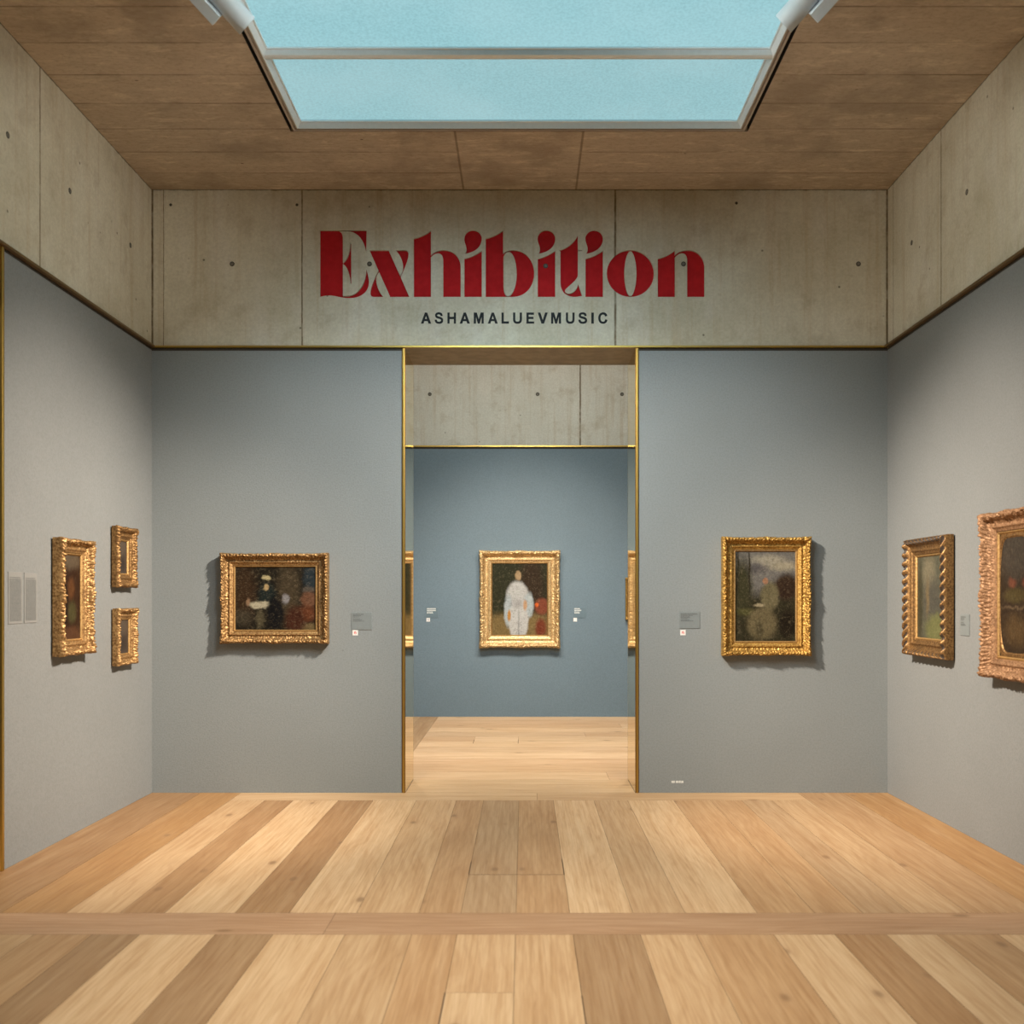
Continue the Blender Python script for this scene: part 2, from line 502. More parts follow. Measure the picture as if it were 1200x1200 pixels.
def filled(polys, y0, y1, grow=0.0):
    """polylines in (x, z) -> mesh between y0 and y1 with even-odd fill"""
    cd = bpy.data.curves.new('outline', 'CURVE')
    cd.dimensions = '2D'; cd.fill_mode = 'BOTH'; cd.extrude = abs(y1 - y0) / 2; cd.offset = grow
    for pl in polys:
        sp = cd.splines.new('POLY'); sp.points.add(len(pl) - 1); sp.use_cyclic_u = True
        for k, (x, z) in enumerate(pl): sp.points[k].co = (x, z, 0, 1)
    o = bpy.data.objects.new('outline', cd); COL.objects.link(o)
    bpy.context.view_layer.update()
    me = bpy.data.meshes.new_from_object(o.evaluated_get(bpy.context.evaluated_depsgraph_get()))
    bpy.data.objects.remove(o)
    ym = (y0 + y1) / 2
    for v in me.vertices: v.co = (v.co.x, ym - v.co.z, v.co.y)
    return me


K = YB / F
def wall_xz(px, py): return ((px - CX) * K, EYE + (CY - py) * K)

I_STEM = 'M830,520 C920,500 1000,460 1075,405 L1075,1055 L830,1055 Z'
I_DOT = 'M832,450 C865,425 866,375 850,330 C835,290 828,262 828,235 C828,165 885,117 950,117 C1020,117 1075,165 1075,235 C1075,330 1010,425 832,450 Z'
O_OUT = 'M765,397 C949,397 1097,545 1097,726 C1097,908 949,1055 765,1055 C581,1055 433,908 433,726 C433,545 581,397 765,397 Z'
O_IN = 'M765,412 C815,412 850,580 850,727 C850,875 815,1043 765,1043 C715,1043 680,875 680,727 C680,580 715,412 765,412 Z'
WORD = [
    (365, 'M120,120 L775,120 L770,450 C752,260 650,132 500,131 L395,131 C430,150 442,190 442,260 L442,576 C500,540 540,450 546,300 L558,300 L560,870 L548,870 C540,720 500,620 442,592 L442,1042 L480,1043 C650,1050 770,880 770,660 C785,720 808,780 808,850 C808,990 690,1072 540,1072 C420,1075 340,1035 250,1035 C200,1035 150,1045 120,1055 Z'),
    (425, 'M97,400 L365,400 L525,760 C562,700 572,650 565,600 C555,520 510,440 462,400 L600,400 C650,405 650,450 638,510 C620,590 580,670 535,778 L655,1055 L388,1055 L233,708 C200,735 188,770 190,820 C195,910 235,1000 292,1055 L160,1055 C120,1055 106,1030 108,990 C115,900 180,770 222,684 Z'),
    (475, 'M118,235 C200,220 290,180 360,120 L360,470 C400,425 460,398 545,398 C680,398 775,500 778,630 L778,1055 L532,1055 L532,540 C532,480 505,443 460,443 C420,443 390,470 360,498 L360,1055 L118,1055 Z'),
    (475, I_STEM + ' ' + I_DOT),
    (560, 'M110,235 C200,215 280,180 355,120 L355,450 C385,420 430,398 500,398 C670,398 792,540 792,725 C792,910 670,1055 490,1055 L110,1055 Z M360,490 C380,450 400,425 430,422 C500,422 545,560 545,735 C545,900 490,1043 425,1043 C375,1043 360,960 360,900 Z'),
    (561.05, I_STEM + ' ' + I_DOT),
    (620, 'M425,398 C520,385 650,290 685,185 L687,398 L745,398 L745,411 L687,411 L687,740 C687,800 620,850 560,905 C520,940 500,960 505,975 C515,1000 535,1010 560,1010 C620,1010 680,950 690,875 L748,1042 C715,1043 690,1055 640,1055 C520,1055 442,980 442,860 L442,411 L425,411 Z'),
    (617.0, I_STEM + ' ' + I_DOT),
    (675, O_OUT + ' ' + O_IN),
    (740, 'M370,520 C460,500 540,460 612,400 L612,470 C650,425 710,398 800,398 C930,398 1028,500 1028,640 L1028,1055 L783,1055 L783,540 C783,480 755,443 712,443 C670,443 640,470 612,498 L612,1055 L370,1055 Z'),
]
word_polys = []
for off, d in WORD:
    word_polys.append([[wall_xz(off + x / 12, 260 + y / 12) for x, y in pl] for pl in path(d)])
RECESS = 0.018

# ------------------------------------------------------------------ room shell
XD0, XD1 = (475 - CX) * K, (744.5 - CX) * K          # clear opening of the doorway
ZR1 = ZRAIL + 0.016                                 # top of the brass rail
wb = MB()
wb.box(XL, XD0 - 0.026, YB, YR, 0, ZRAIL, 0)
wb.box(XD1 + 0.026, XR, YB, YR, 0, ZRAIL, 0)
wb.box(XD0 - 0.026, XD0 - 0.002, YB, YR, 0, ZRAIL, 0)
wb.box(XD1 + 0.002, XD1 + 0.026, YB, YR, 0, ZRAIL, 0)
wb.box(XL, XR, YB + RECESS, YR, ZRAIL, ZC, 1)
rect = [(XL, ZRAIL), (XR, ZRAIL), (XR, ZC), (XL, ZC)]
panel = filled([rect] + [p for ps in word_polys for p in ps], YB, YB + RECESS)
wb.add_mesh(panel, 1)
# rear face and the rest of this wall seen from the next room
wb.box(XL - 1.5, XL, YB, YR, 0, ZC, 0)
wb.box(XR, XR + 1.5, YB, YR, 0, ZC, 0)
wall_back = tag(wb.build('wall_back', [M['paint'], M['conc_back']]), kind='structure')

YO0, YO1 = 3.55, 5.49                                # doorway in the left wall
T = 0.4
wl = MB()
wl.box(XL - T, XL, YO1, YB, 0, ZRAIL, 0)
wl.box(XL - T, XL, YA, YO0, 0, ZRAIL, 0)
wl.box(XL - T, XL, YA, YB, ZRAIL, ZC, 1)
wall_left = tag(wl.build('wall_left', [M['paint_side'], M['conc_left']]), kind='structure')
wr = MB()
wr.box(XR, XR + T, YA, YB, 0, ZRAIL, 0)
wr.box(XR, XR + T, YA, YB, ZRAIL, ZC, 1)
wall_right = tag(wr.build('wall_right', [M['paint_side'], M['conc_right']]), kind='structure')
wf = MB()
wf.box(XL - T, XR + T, YA - 0.3, YA, 0, ZRAIL, 0)
wf.box(XL - T, XR + T, YA - 0.3, YA, ZRAIL, ZC, 1)
tag(wf.build('wall_front', [M['paint'], M['conc_back']]), kind='structure')
# next room beyond the doorway
wn_ = MB()
XF0, XF1 = -4.2, 4.2
wn_.box(XF0, XF1, YF, YF + 0.3, 0, ZRAIL, 0)
wn_.box(XF0, XF1, YF, YF + 0.3, ZRAIL, ZC, 1)
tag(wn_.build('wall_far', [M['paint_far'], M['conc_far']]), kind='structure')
for nm, xa, xb in (('wall_far_left', XF0 - 0.3, XF0), ('wall_far_right', XF1, XF1 + 0.3)):
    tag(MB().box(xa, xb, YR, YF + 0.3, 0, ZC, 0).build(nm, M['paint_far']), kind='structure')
# small side room behind the left doorway
XS = XL - T - 2.4
ws = MB()
ws.box(XS - 0.2, XS, 2.6, 6.4, 0, ZC, 0)
ws.box(XS, XL - T, 2.4, 2.6, 0, ZC, 0)
ws.box(XS, XL - T, 6.4, 6.6, 0, ZC, 0)
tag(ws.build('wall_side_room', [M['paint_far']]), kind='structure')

# ceiling with the skylight opening
SX0, SX1, SY0, SY1 = -1.583, 1.518, 0.3, 6.75
cb = MB()
cb.box(XL - T, SX0, YA, YR, ZC, ZC + 0.3)
cb.box(SX1, XR + T, YA, YR, ZC, ZC + 0.3)
cb.box(SX0, SX1, SY1, YR, ZC, ZC + 0.3)
cb.box(SX0, SX1, YA, SY0, ZC, ZC + 0.3)
cb.box(XS, XL - T, 2.6, 6.4, ZC, ZC + 0.3)
# next room: opening 9.2 .. 11.6
cb.box(XF0, XF1, YR, 9.2, ZC, ZC + 0.3)
cb.box(XF0, XF1, 11.6, YF, ZC, ZC + 0.3)
cb.box(XF0, -1.6, 9.2, 11.6, ZC, ZC + 0.3)
cb.box(1.6, XF1, 9.2, 11.6, ZC, ZC + 0.3)
cb.box(SX0 - 0.0, SX0 + 0.001, SY0, SY1, ZC + 0.001, ZC + 0.33, 1)  # black sheets added so the gap beside the frame stays dark
cb.box(SX1 - 0.001, SX1, SY0, SY1, ZC + 0.001, ZC + 0.33, 1)
tag(cb.build('ceiling', [M['ceiling'], M['black']]), kind='structure')

# ------------------------------------------------------------------ floor: one mesh of planks
random.seed(11)
fv, ff, fcol, fuv = [], [], [], []
G = 0.0009
LIGHT, MIDL, MID, BROWN, ORNG, DARK, GREY = ((0.585, 0.415, 0.245), (0.52, 0.355, 0.20), (0.46, 0.295, 0.155),
    (0.375, 0.228, 0.112), (0.43, 0.25, 0.105), (0.34, 0.218, 0.115), (0.41, 0.28, 0.16))
def plank(x0, x1, y0, y1, c, along):
    j = random.uniform(0.95, 1.05)
    if along == 'y' and y1 > 5 and (x1 < -2.1 and x0 > XL - 0.1 or x0 > 1.8 and x1 < XR + 0.1) and y0 < YB - 1: j *= 0.88  # edge planks darkened in colour against the strong side spots
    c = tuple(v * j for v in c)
    b = len(fv)
    fv.extend([(x0 + G, y0 + G, 0), (x1 - G, y0 + G, 0), (x1 - G, y1 - G, 0), (x0 + G, y1 - G, 0)])
    ff.append((b, b + 1, b + 2, b + 3))
    fcol.append(c)
    ou, ov = random.uniform(0, 50), random.uniform(0, 50)
    if along == 'y': fuv.extend([(y0 + ou, x0 + ov), (y0 + ou, x1 + ov), (y1 + ou, x1 + ov), (y1 + ou, x0 + ov)])
    else: fuv.extend([(x0 + ou, y0 + ov), (x1 + ou, y0 + ov), (x1 + ou, y1 + ov), (x0 + ou, y1 + ov)])
EDG = [XL, -2.50, -2.19, -1.93, -1.717, -1.38, -1.123, -0.80, -0.502, -0.30, -0.038, 0.219, 0.52, 0.77, 1.115, 1.39, 1.62, 1.846, 2.12, 2.47, XR]
CA = [BROWN, ORNG, MIDL, BROWN, LIGHT, BROWN, LIGHT, MIDL, MID, GREY, MID, LIGHT, MIDL, LIGHT, MID, MID, GREY, MIDL, MID, ORNG]
CB = [MID, MIDL, MID, DARK, LIGHT, DARK, LIGHT, MIDL, MID, MIDL, MIDL, DARK, MIDL, MID, LIGHT, BROWN, LIGHT, MID, LIGHT, MID]
Y3, Y2, Y1 = 7.41, 4.75, 4.447
for i in range(20):
    x0, x1 = EDG[i], EDG[i + 1]
    top = YB if (i < 2 or i > 17) else Y3
    if i in (9, 10):      # boards with an end joint (seen in the middle of the floor)
        plank(x0, x1, 5.41, top, CA[i], 'y'); plank(x0, x1, Y2, 5.41, tuple(v * 1.06 for v in CA[i]), 'y')
    else:
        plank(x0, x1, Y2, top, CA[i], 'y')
    cut = 3.79 if i in (9,) else (1.2 + 0.35 * (i % 4))
    plank(x0, x1, cut, Y1, CB[i], 'y'); plank(x0, x1, YA, cut, CA[(i * 7 + 3) % 20], 'y')
plank(XL, -0.9, Y1, Y2, tuple(v * 1.0 for v in (0.43, 0.275, 0.165)), 'x'); plank(-0.9, XR, Y1, Y2, (0.42, 0.265, 0.155), 'x')
plank(EDG[2], 0.1, Y3, YB, LIGHT, 'x'); plank(0.1, EDG[18], Y3, YB, MIDL, 'x')
# doorway and next room: boards run crosswise
plank(XD0, XD1, YB, 7.98, LIGHT, 'x'); plank(XD0, XD1, 7.98, YR, LIGHT, 'x')
y = YR; i = 0
pal = [(0.68, 0.48, 0.29), (0.62, 0.42, 0.25), (0.66, 0.46, 0.28), (0.60, 0.40, 0.23), (0.70, 0.50, 0.31)]
while y < YF:
    y2 = min(YF, y + 0.37)
    if 10.2 < y < 10.5: xs = [-1.09, -0.53, -0.06, XF1]
    else: xs = [-1.09, random.uniform(0.2, 2.2), XF1]
    for a, b in zip(xs, xs[1:]): plank(a, b, y, y2, pal[i % 5], 'x'); i += 1
    y = y2; i += 1
x = XF0
while x < -1.09:
    x2 = min(-1.09, x + 0.32); plank(x, x2, YR, YF, MIDL if i % 2 else MID, 'y'); x = x2; i += 1
# side room and threshold of the left doorway
plank(XL - T, XL, YO0, YO1, LIGHT, 'y')
x = XS
while x < XL - T - 0.01:
    x2 = min(XL - T, x + 0.34); plank(x, x2, 2.6, 6.4, MID if i % 2 else MIDL, 'y'); x = x2; i += 1
nP = len(ff)
# open joints between a few boards
for a, b_, c, d in ((-0.3035, -0.2975, 5.41, 5.68), (0.216, 0.222, 5.41, 5.74), (-0.300, 0.219, 5.408, 5.413), (-0.3035, -0.2975, 3.2, 3.79), (0.2165, 0.2215, 3.2, 3.76),
                    (-0.532, -0.527, 10.32, 10.60), (-0.063, -0.058, 10.32, 10.60)):
    q = len(fv); fv.extend([(a, c, 0.0006), (b_, c, 0.0006), (b_, d, 0.0006), (a, d, 0.0006)]); ff.append((q, q + 1, q + 2, q + 3)); fcol.append((0.1, 0.06, 0.03)); fuv.extend([(0, 0)] * 4)
me = bpy.data.meshes.new('floor')
# sub-floor just below, seen only in the grooves
b = len(fv)
fv.extend([(XS, YA, -0.006), (XF1, YA, -0.006), (XF1, YF, -0.006), (XS, YF, -0.006)])
ff.append((b, b + 1, b + 2, b + 3)); fcol.append((0.1, 0.06, 0.03)); fuv.extend([(0, 0)] * 4)
me.from_pydata(fv, [], ff)
me.materials.append(M['floor']); me.materials.append(M['groove'])
for k in range(nP, len(ff)): me.polygons[k].material_index = 1
ul = me.uv_layers.new(name='UVMap')
for k, uvc in enumerate(fuv): ul.data[k].uv = uvc
ca = me.color_attributes.new('tint', 'FLOAT_COLOR', 'CORNER')
for k in range(len(ff) * 4): ca.data[k].color = (*fcol[k // 4], 1)
tag(link_mesh('floor', me), kind='structure')

# ------------------------------------------------------------------ brass rails, door lining
def rail(name, x0, x1, y0, y1, z0, z1, mat='brass'):
    return tag(MB().box(x0, x1, y0, y1, z0, z1).build(name, M[mat], bevel=0.0015), kind='structure')
rail('trim_1', XL, XR, YB - 0.022, YB, ZRAIL, ZR1)
rail('trim_2', XL, XL + 0.032, YA, YB - 0.022, ZRAIL, ZR1, 'rail_brown')
rail('trim_3', XR - 0.032, XR, YA, YB - 0.022, ZRAIL, ZR1, 'rail_brown')
rail('trim_4', XF0, XF1, YF - 0.022, YF, ZRAIL - 0.006, ZRAIL + 0.012)

# thin dark strip, shade of the joint under each rail put in as colour
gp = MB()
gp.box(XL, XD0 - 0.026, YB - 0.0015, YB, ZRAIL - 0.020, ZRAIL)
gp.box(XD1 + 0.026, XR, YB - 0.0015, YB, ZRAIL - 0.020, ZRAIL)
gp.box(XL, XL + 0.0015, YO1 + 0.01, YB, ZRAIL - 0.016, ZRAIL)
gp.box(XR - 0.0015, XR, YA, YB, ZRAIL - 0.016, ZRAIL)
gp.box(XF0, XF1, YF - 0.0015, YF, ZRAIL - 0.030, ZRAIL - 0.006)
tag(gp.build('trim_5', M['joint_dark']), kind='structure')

door = empty('door_1', ((XD0 + XD1) / 2, YB, 0)); tag(door, kind='structure')
def under(parent, o):
    o.parent = parent; o.matrix_parent_inverse = Matrix.Translation(-Vector(parent.location)); return o
for a, b in ((XD0 - 0.026, XD0 + 0.0), (XD1, XD1 + 0.026)):
    under(door, MB().box(a, b, YB - 0.008, YB + 0.004, 0, ZRAIL).build('door_casing', M['bronze'], bevel=0.002))
    under(door, MB().box(a + 0.008, b - 0.006, YB - 0.014, YB - 0.006, 0, ZRAIL).build('casing_bead', M['brass'], bevel=0.003))
    under(door, MB().box(a, b, YR - 0.002, YR + 0.012, 0, ZRAIL).build('door_casing', M['brass'], bevel=0.004))
under(door, MB().box(XD0 - 0.002, XD0, YB + 0.004, YR, 0.006, ZRAIL).build('jamb_lining', M['mirror_brass']))
under(door, MB().box(XD1, XD1 + 0.002, YB + 0.004, YR, 0.006, ZRAIL).build('jamb_lining', M['mirror_brass']))
under(door, MB().box(XD0, XD1, YB + 0.004, YR, ZRAIL - 0.002, ZRAIL).build('head_lining', simple('head_lining_concrete', (0.25, 0.215, 0.15), 0.6, 0.0, 0.15, 12)))  # concrete underside of the lintel, plain brown non-metal colour
door2 = empty('door_2', (XL, YO1, 0)); tag(door2, kind='structure')
for ya, yb in ((YO1 - 0.02, YO1 + 0.004), (YO0 - 0.004, YO0 + 0.02)):
    under(door2, MB().box(XL - 0.004, XL + 0.012, ya, yb, 0, ZRAIL).build('door_casing', M['brass'], bevel=0.004))
under(door2, MB().box(XL - T, XL - 0.004, YO1 - 0.002, YO1, 0.006, ZRAIL).build('jamb_lining', M['mirror_brass']))
under(door2, MB().box(XL - T, XL - 0.004, YO0, YO0 + 0.002, 0.006, ZRAIL).build('jamb_lining', M['mirror_brass']))

# ------------------------------------------------------------------ tie holes in the concrete
def tie(wall, loc, n, r=0.019, ring=True, mat='tie'):
    n = Vector(n)
    p = Vector(loc)
    mb = MB()
    mb.cyl(p, p + n * 0.0015, r, r * 0.94, 28, 0)
    if ring: mb.cyl(p + n * 0.0015, p + n * 0.0022, r * 0.62, r * 0.55, 24, 1)
    mb.build('tie_hole', [M['tie_dark'], M[mat]], wall)
zt = 4.095
for px, dy in ((272, 0), (433, 0), (801, 0), (1006, 0)):
    tie(wall_back, ((px - CX) * K, YB, zt), (0, -1, 0))
tie(wall_back, (0.168, YB + RECESS - 0.001, zt - 0.01), (0, -1, 0))
for px, py in ((200, 240), (348, 240), (863, 238)): tie(wall_back, (*[wall_xz(px, py)[0]], YB, wall_xz(px, py)[1]), (0, -1, 0), 0.011, False)
for yy in (5.55, 6.31, 7.28): tie(wall_left, (XL, yy, zt - 0.005), (1, 0, 0))
for yy in (6.32, 7.22, 5.2): tie(wall_right, (XR, yy, zt - 0.008), (-1, 0, 0))
for xx in (-1.20, 0.174, 1.25): tie(bpy.data.objects['wall_far'], (xx, YF, 4.11), (0, -1, 0), 0.024)

# ------------------------------------------------------------------ skylights
def skylight(name, x0, x1, y0, y1, cuts, pane):
    r = empty(name, ((x0 + x1) / 2, (y0 + y1) / 2, ZC)); tag(r, kind='structure')
    wO, wI = 0.030, 0.036
    def sweep(pts, a0, a1, b0, b1):
        mb = MB(); n = len(pts)
        for cx_, cy_, sx, sy in ((a0, b0, 1, 1), (a1, b0, -1, 1), (a1, b1, -1, -1), (a0, b1, 1, -1)):
            for u, z in pts: mb.v.append((cx_ + sx * u, cy_ + sy * u, ZC + z))
        for k in range(4):
            for j in range(n - 1):
                mb.f.append((k * n + j, (k + 1) % 4 * n + j, (k + 1) % 4 * n + j + 1, k * n + j + 1)); mb.m.append(0)
        return mb
    under(r, sweep([(0, 0.06), (0, 0.002), (0.014, 0.002), (0.016, 0.014), (0.021, 0.014), (0.022, 0.006), (wO, 0.006)], x0, x1, y0, y1).build('outer_frame', M['alu_dull']))
    under(r, sweep([(wO, 0.06), (wO, 0.004), (wO + 0.006, 0.002), (wO + 0.026, 0.034), (wO + wI, 0.036), (wO + wI, 0.06)], x0, x1, y0, y1).build('inner_frame', M['alu']))
    ys = [y0 + wO + wI] + [v for c in cuts for v in (c - 0.034, c + 0.034)] + [y1 - wO - wI]
    for c in cuts:
        mm = MB(); xa, xb = x0 + wO + 0.01, x1 - wO - 0.01
        pr = [(-0.034, 0.06), (-0.034, 0.038), (-0.026, 0.036), (-0.014, 0.010), (0.004, 0.004), (0.022, 0.004), (0.034, 0.030), (0.034, 0.06)]
        for X_ in (xa, xb): mm.v += [(X_, c + dy, ZC + z) for dy, z in pr]
        for k in range(7): mm.f.append((k, k + 1, 8 + k + 1, 8 + k)); mm.m.append(0)
        mm.f += [tuple(range(8)), tuple(reversed(range(8, 16)))]; mm.m += [0, 0]
        under(r, mm.build('mullion', M['alu']))
    for k in range(0, len(ys), 2):
        under(r, MB().box(x0 + wO + wI - 0.004, x1 - wO - wI + 0.004, ys[k] - 0.004, ys[k + 1] + 0.004, ZC + 0.048, ZC + 0.056).build('pane', pane))
    # dark casing above, closes the gap around the frame
    mc = MB(); e = 0.10
    mc.box(x0 - e, x1 + e, y0 - e, y1 + e, ZC + 0.32, ZC + 0.36)
    under(r, mc.build('casing', M['black']))
    return r
skylight('window_1', -1.562, 1.497, 0.32, 6.745, [5.83, 4.90, 3.97, 3.04, 2.11, 1.2], M['pane'])
skylight('window_2', -1.59, 1.59, 9.21, 11.59, [10.0, 10.8], M['pane_far'])

# ------------------------------------------------------------------ track lamps
def lamp(loc, target, label, side):
    """white cylinder spotlight with a long flat driver box alongside, fixed to the ceiling behind"""
    d = (Vector(target) - Vector(loc)).normalized()
    root = empty('track_spotlight', loc)
    tag(root, label, 'spotlight', 'white spotlights beside the skylight')
    rot = d.to_track_quat('Z', 'Y')
    L, R = 0.31, 0.058
    body = MB()
    body.cyl((0, 0, 0) , tuple(-d * 0.0 + (-d) * L), R, R, 56, 0, cap=False)
    # shade thickness and rear cap
    body.cyl(tuple(-d * L), tuple(-d * (L + 0.004)), R, R * 0.9, 56)
    body.cyl((0, 0, 0), tuple(-d * 0.05), R - 0.004, R - 0.006, 56, cap=False)
    o = body.build('lamp_housing', M['lamp_white'], root, smooth=False)
    for p in o.data.polygons: p.use_smooth = len(p.vertices) == 4
    MB().cyl(tuple(-d * 0.05), tuple(-d * 0.055), R - 0.006, R - 0.006, 40).build('lens', M['lamp_lens'], root)
    # driver box: parallel to the housing, towards the ceiling side and outwards
    out = Vector((side, 0, 0)); out = (out - d * out.dot(d)).normalized()
    up = d.cross(out).normalized()
    if up.z < 0: up = -up
    # sit at the outer flank of the cylinder as seen from the room
    c = out * (R + 0.022) - up * 0.040
    b = MB()
    hw, hh = 0.030, 0.036
    s0, s1 = -0.115, -0.36
    vs = []
    for s in (s0, s1):
        for a, e in ((-1, -1), (1, -1), (1, 1), (-1, 1)):
            vs.append(tuple(c + out * hw * a + up * hh * e + d * s))
    b.v = vs
    b.f = [(0, 1, 2, 3), (7, 6, 5, 4), (0, 4, 5, 1), (1, 5, 6, 2), (2, 6, 7, 3), (3, 7, 4, 0)]
    b.m = [0] * 6
    b.build('driver_box', M['lamp_white'], root, bevel=0.003)
    # swivel stem to the track adapter at the ceiling
    p = c - d * 0.22
    MB().cyl(tuple(p), (p.x, p.y, ZC - loc[2] - 0.002), 0.010).build('stem', M['lamp_white'], root, smooth=False)
    return root
lamp(*LAMP_L, 'left white cylinder spotlight at the left edge of the skylight', -1)
lamp(*LAMP_R, 'right white cylinder spotlight at the right edge of the skylight', 1)
for k, (a, b_, pw, cl, sz, rad) in enumerate(BEAMS):
    d = (Vector(b_) - Vector(a)).normalized()
    spot('lamp_or_fill_beam', Vector(a) - d * (0.03 if k < 2 else 0), b_, pw, cl, sz, 1.0, rad)
for (a, b_, pw, cl, sz, rad) in FAR_BEAMS:
    spot('lamp_or_fill_beam', a, b_, pw, cl, sz, 1.0, rad)

# ------------------------------------------------------------------ lettering
word = empty('wall_lettering', (*[wall_xz(600, 348)[0]], YB, wall_xz(600, 348)[1]))
tag(word, 'large red word Exhibition in fat curly serif letters on the concrete above the doorway', 'lettering')
for polys in word_polys:
    mel = filled(polys, YB + RECESS - 0.001, YB + RECESS + 0.001)
    o = link_mesh('letter', mel); mel.materials.append(M['red'])
    under(word, o)
line = empty('wall_lettering', (*[wall_xz(603, 379)[0]], YB, wall_xz(603, 379)[1]))
tag(line, 'small black capitals ASHAMALUEVMUSIC on the concrete below the red word', 'lettering')
SPAN = [('A', 65, 120), ('S', 142, 188), ('H', 214, 260), ('A', 283, 338), ('M', 362, 416), ('A', 441, 495), ('L', 518, 558),
        ('U', 583, 631), ('E', 658, 700), ('V', 722, 776), ('M', 797, 851), ('U', 880, 927), ('S', 950, 998), ('I', 1023, 1035), ('C', 1062, 1112)]
GLYPH = {
    'A': 'M0,0 L.40,1 L.60,1 L1,0 L.77,0 L.68,.23 L.32,.23 L.23,0 Z M.38,.40 L.62,.40 L.5,.76 Z',
    'H': 'M0,0 L0,1 L.22,1 L.22,.6 L.78,.6 L.78,1 L1,1 L1,0 L.78,0 L.78,.42 L.22,.42 L.22,0 Z',
    'M': 'M0,0 L0,1 L.28,1 L.5,.35 L.72,1 L1,1 L1,0 L.81,0 L.81,.72 L.58,0 L.42,0 L.19,.72 L.19,0 Z',
    'L': 'M0,0 L0,1 L.27,1 L.27,.18 L1,.18 L1,0 Z',
    'U': 'M0,1 L.22,1 L.22,.40 C.22,.22 .32,.16 .5,.16 C.68,.16 .78,.22 .78,.40 L.78,1 L1,1 L1,.38 C1,.1 .8,-.02 .5,-.02 C.2,-.02 0,.1 0,.38 Z',
    'E': 'M0,0 L0,1 L.97,1 L.97,.83 L.26,.83 L.26,.6 L.9,.6 L.9,.43 L.26,.43 L.26,.17 L1,.17 L1,0 Z',
    'V': 'M0,1 L.24,1 L.5,.27 L.76,1 L1,1 L.62,0 L.38,0 Z',
    'I': 'M0,0 L0,1 L1,1 L1,0 Z',
    'C': 'M1,.32 C.93,.1 .77,-.02 .53,-.02 C.2,-.02 0,.2 0,.5 C0,.8 .2,1.02 .54,1.02 C.77,1.02 .92,.92 .98,.72 L.77,.66 C.73,.79 .65,.85 .53,.85 C.33,.85 .22,.72 .22,.5 C.22,.28 .33,.15 .53,.15 C.66,.15 .75,.23 .79,.38 Z',
    'S': 'M0,.33 L.21,.35 C.23,.2 .33,.15 .5,.15 C.68,.15 .78,.21 .78,.3 C.78,.38 .7,.41 .45,.46 C.15,.52 .05,.6 .05,.75 C.05,.92 .2,1.02 .48,1.02 C.78,1.02 .93,.92 .94,.71 L.72,.70 C.7,.82 .62,.86 .48,.86 C.33,.86 .26,.82 .26,.76 C.26,.69 .33,.66 .55,.62 C.88,.56 1,.46 1,.3 C1,.1 .84,-.02 .5,-.02 C.19,-.02 .03,.1 0,.33 Z',
}
for ch, a, b_ in SPAN:
    X0, Z1 = wall_xz(480 + a / 4.8, 366.5); X1, Z0 = wall_xz(480 + b_ / 4.8, 379.1)
    gm = filled([[(X0 + u * (X1 - X0), Z0 + v * (Z1 - Z0)) for u, v in pl] for pl in path(GLYPH[ch], 6)], YB - 0.0014, YB - 0.0002, 0.0014)
    gm.materials.append(M['ink'])
    under(line, link_mesh('letter', gm))

# ------------------------------------------------------------------ framed pictures
PROFILE = [(0, 0.0), (0.0, 0.18), (0.0, 0.34), (0.0, 0.50), (0.01, 0.64), (0.03, 0.76), (0.06, 0.86), (0.10, 0.94), (0.14, 0.99), (0.18, 1.0),
           (0.22, 0.99), (0.26, 0.95), (0.30, 0.88), (0.34, 0.78), (0.38, 0.68), (0.42, 0.60), (0.47, 0.54), (0.52, 0.50),
           (0.57, 0.47), (0.62, 0.46), (0.66, 0.48), (0.70, 0.54), (0.73, 0.58), (0.76, 0.58), (0.79, 0.54), (0.82, 0.47),
           (0.87, 0.43), (0.92, 0.41), (0.97, 0.39), (1.0, 0.37), (1.0, 0.25)]


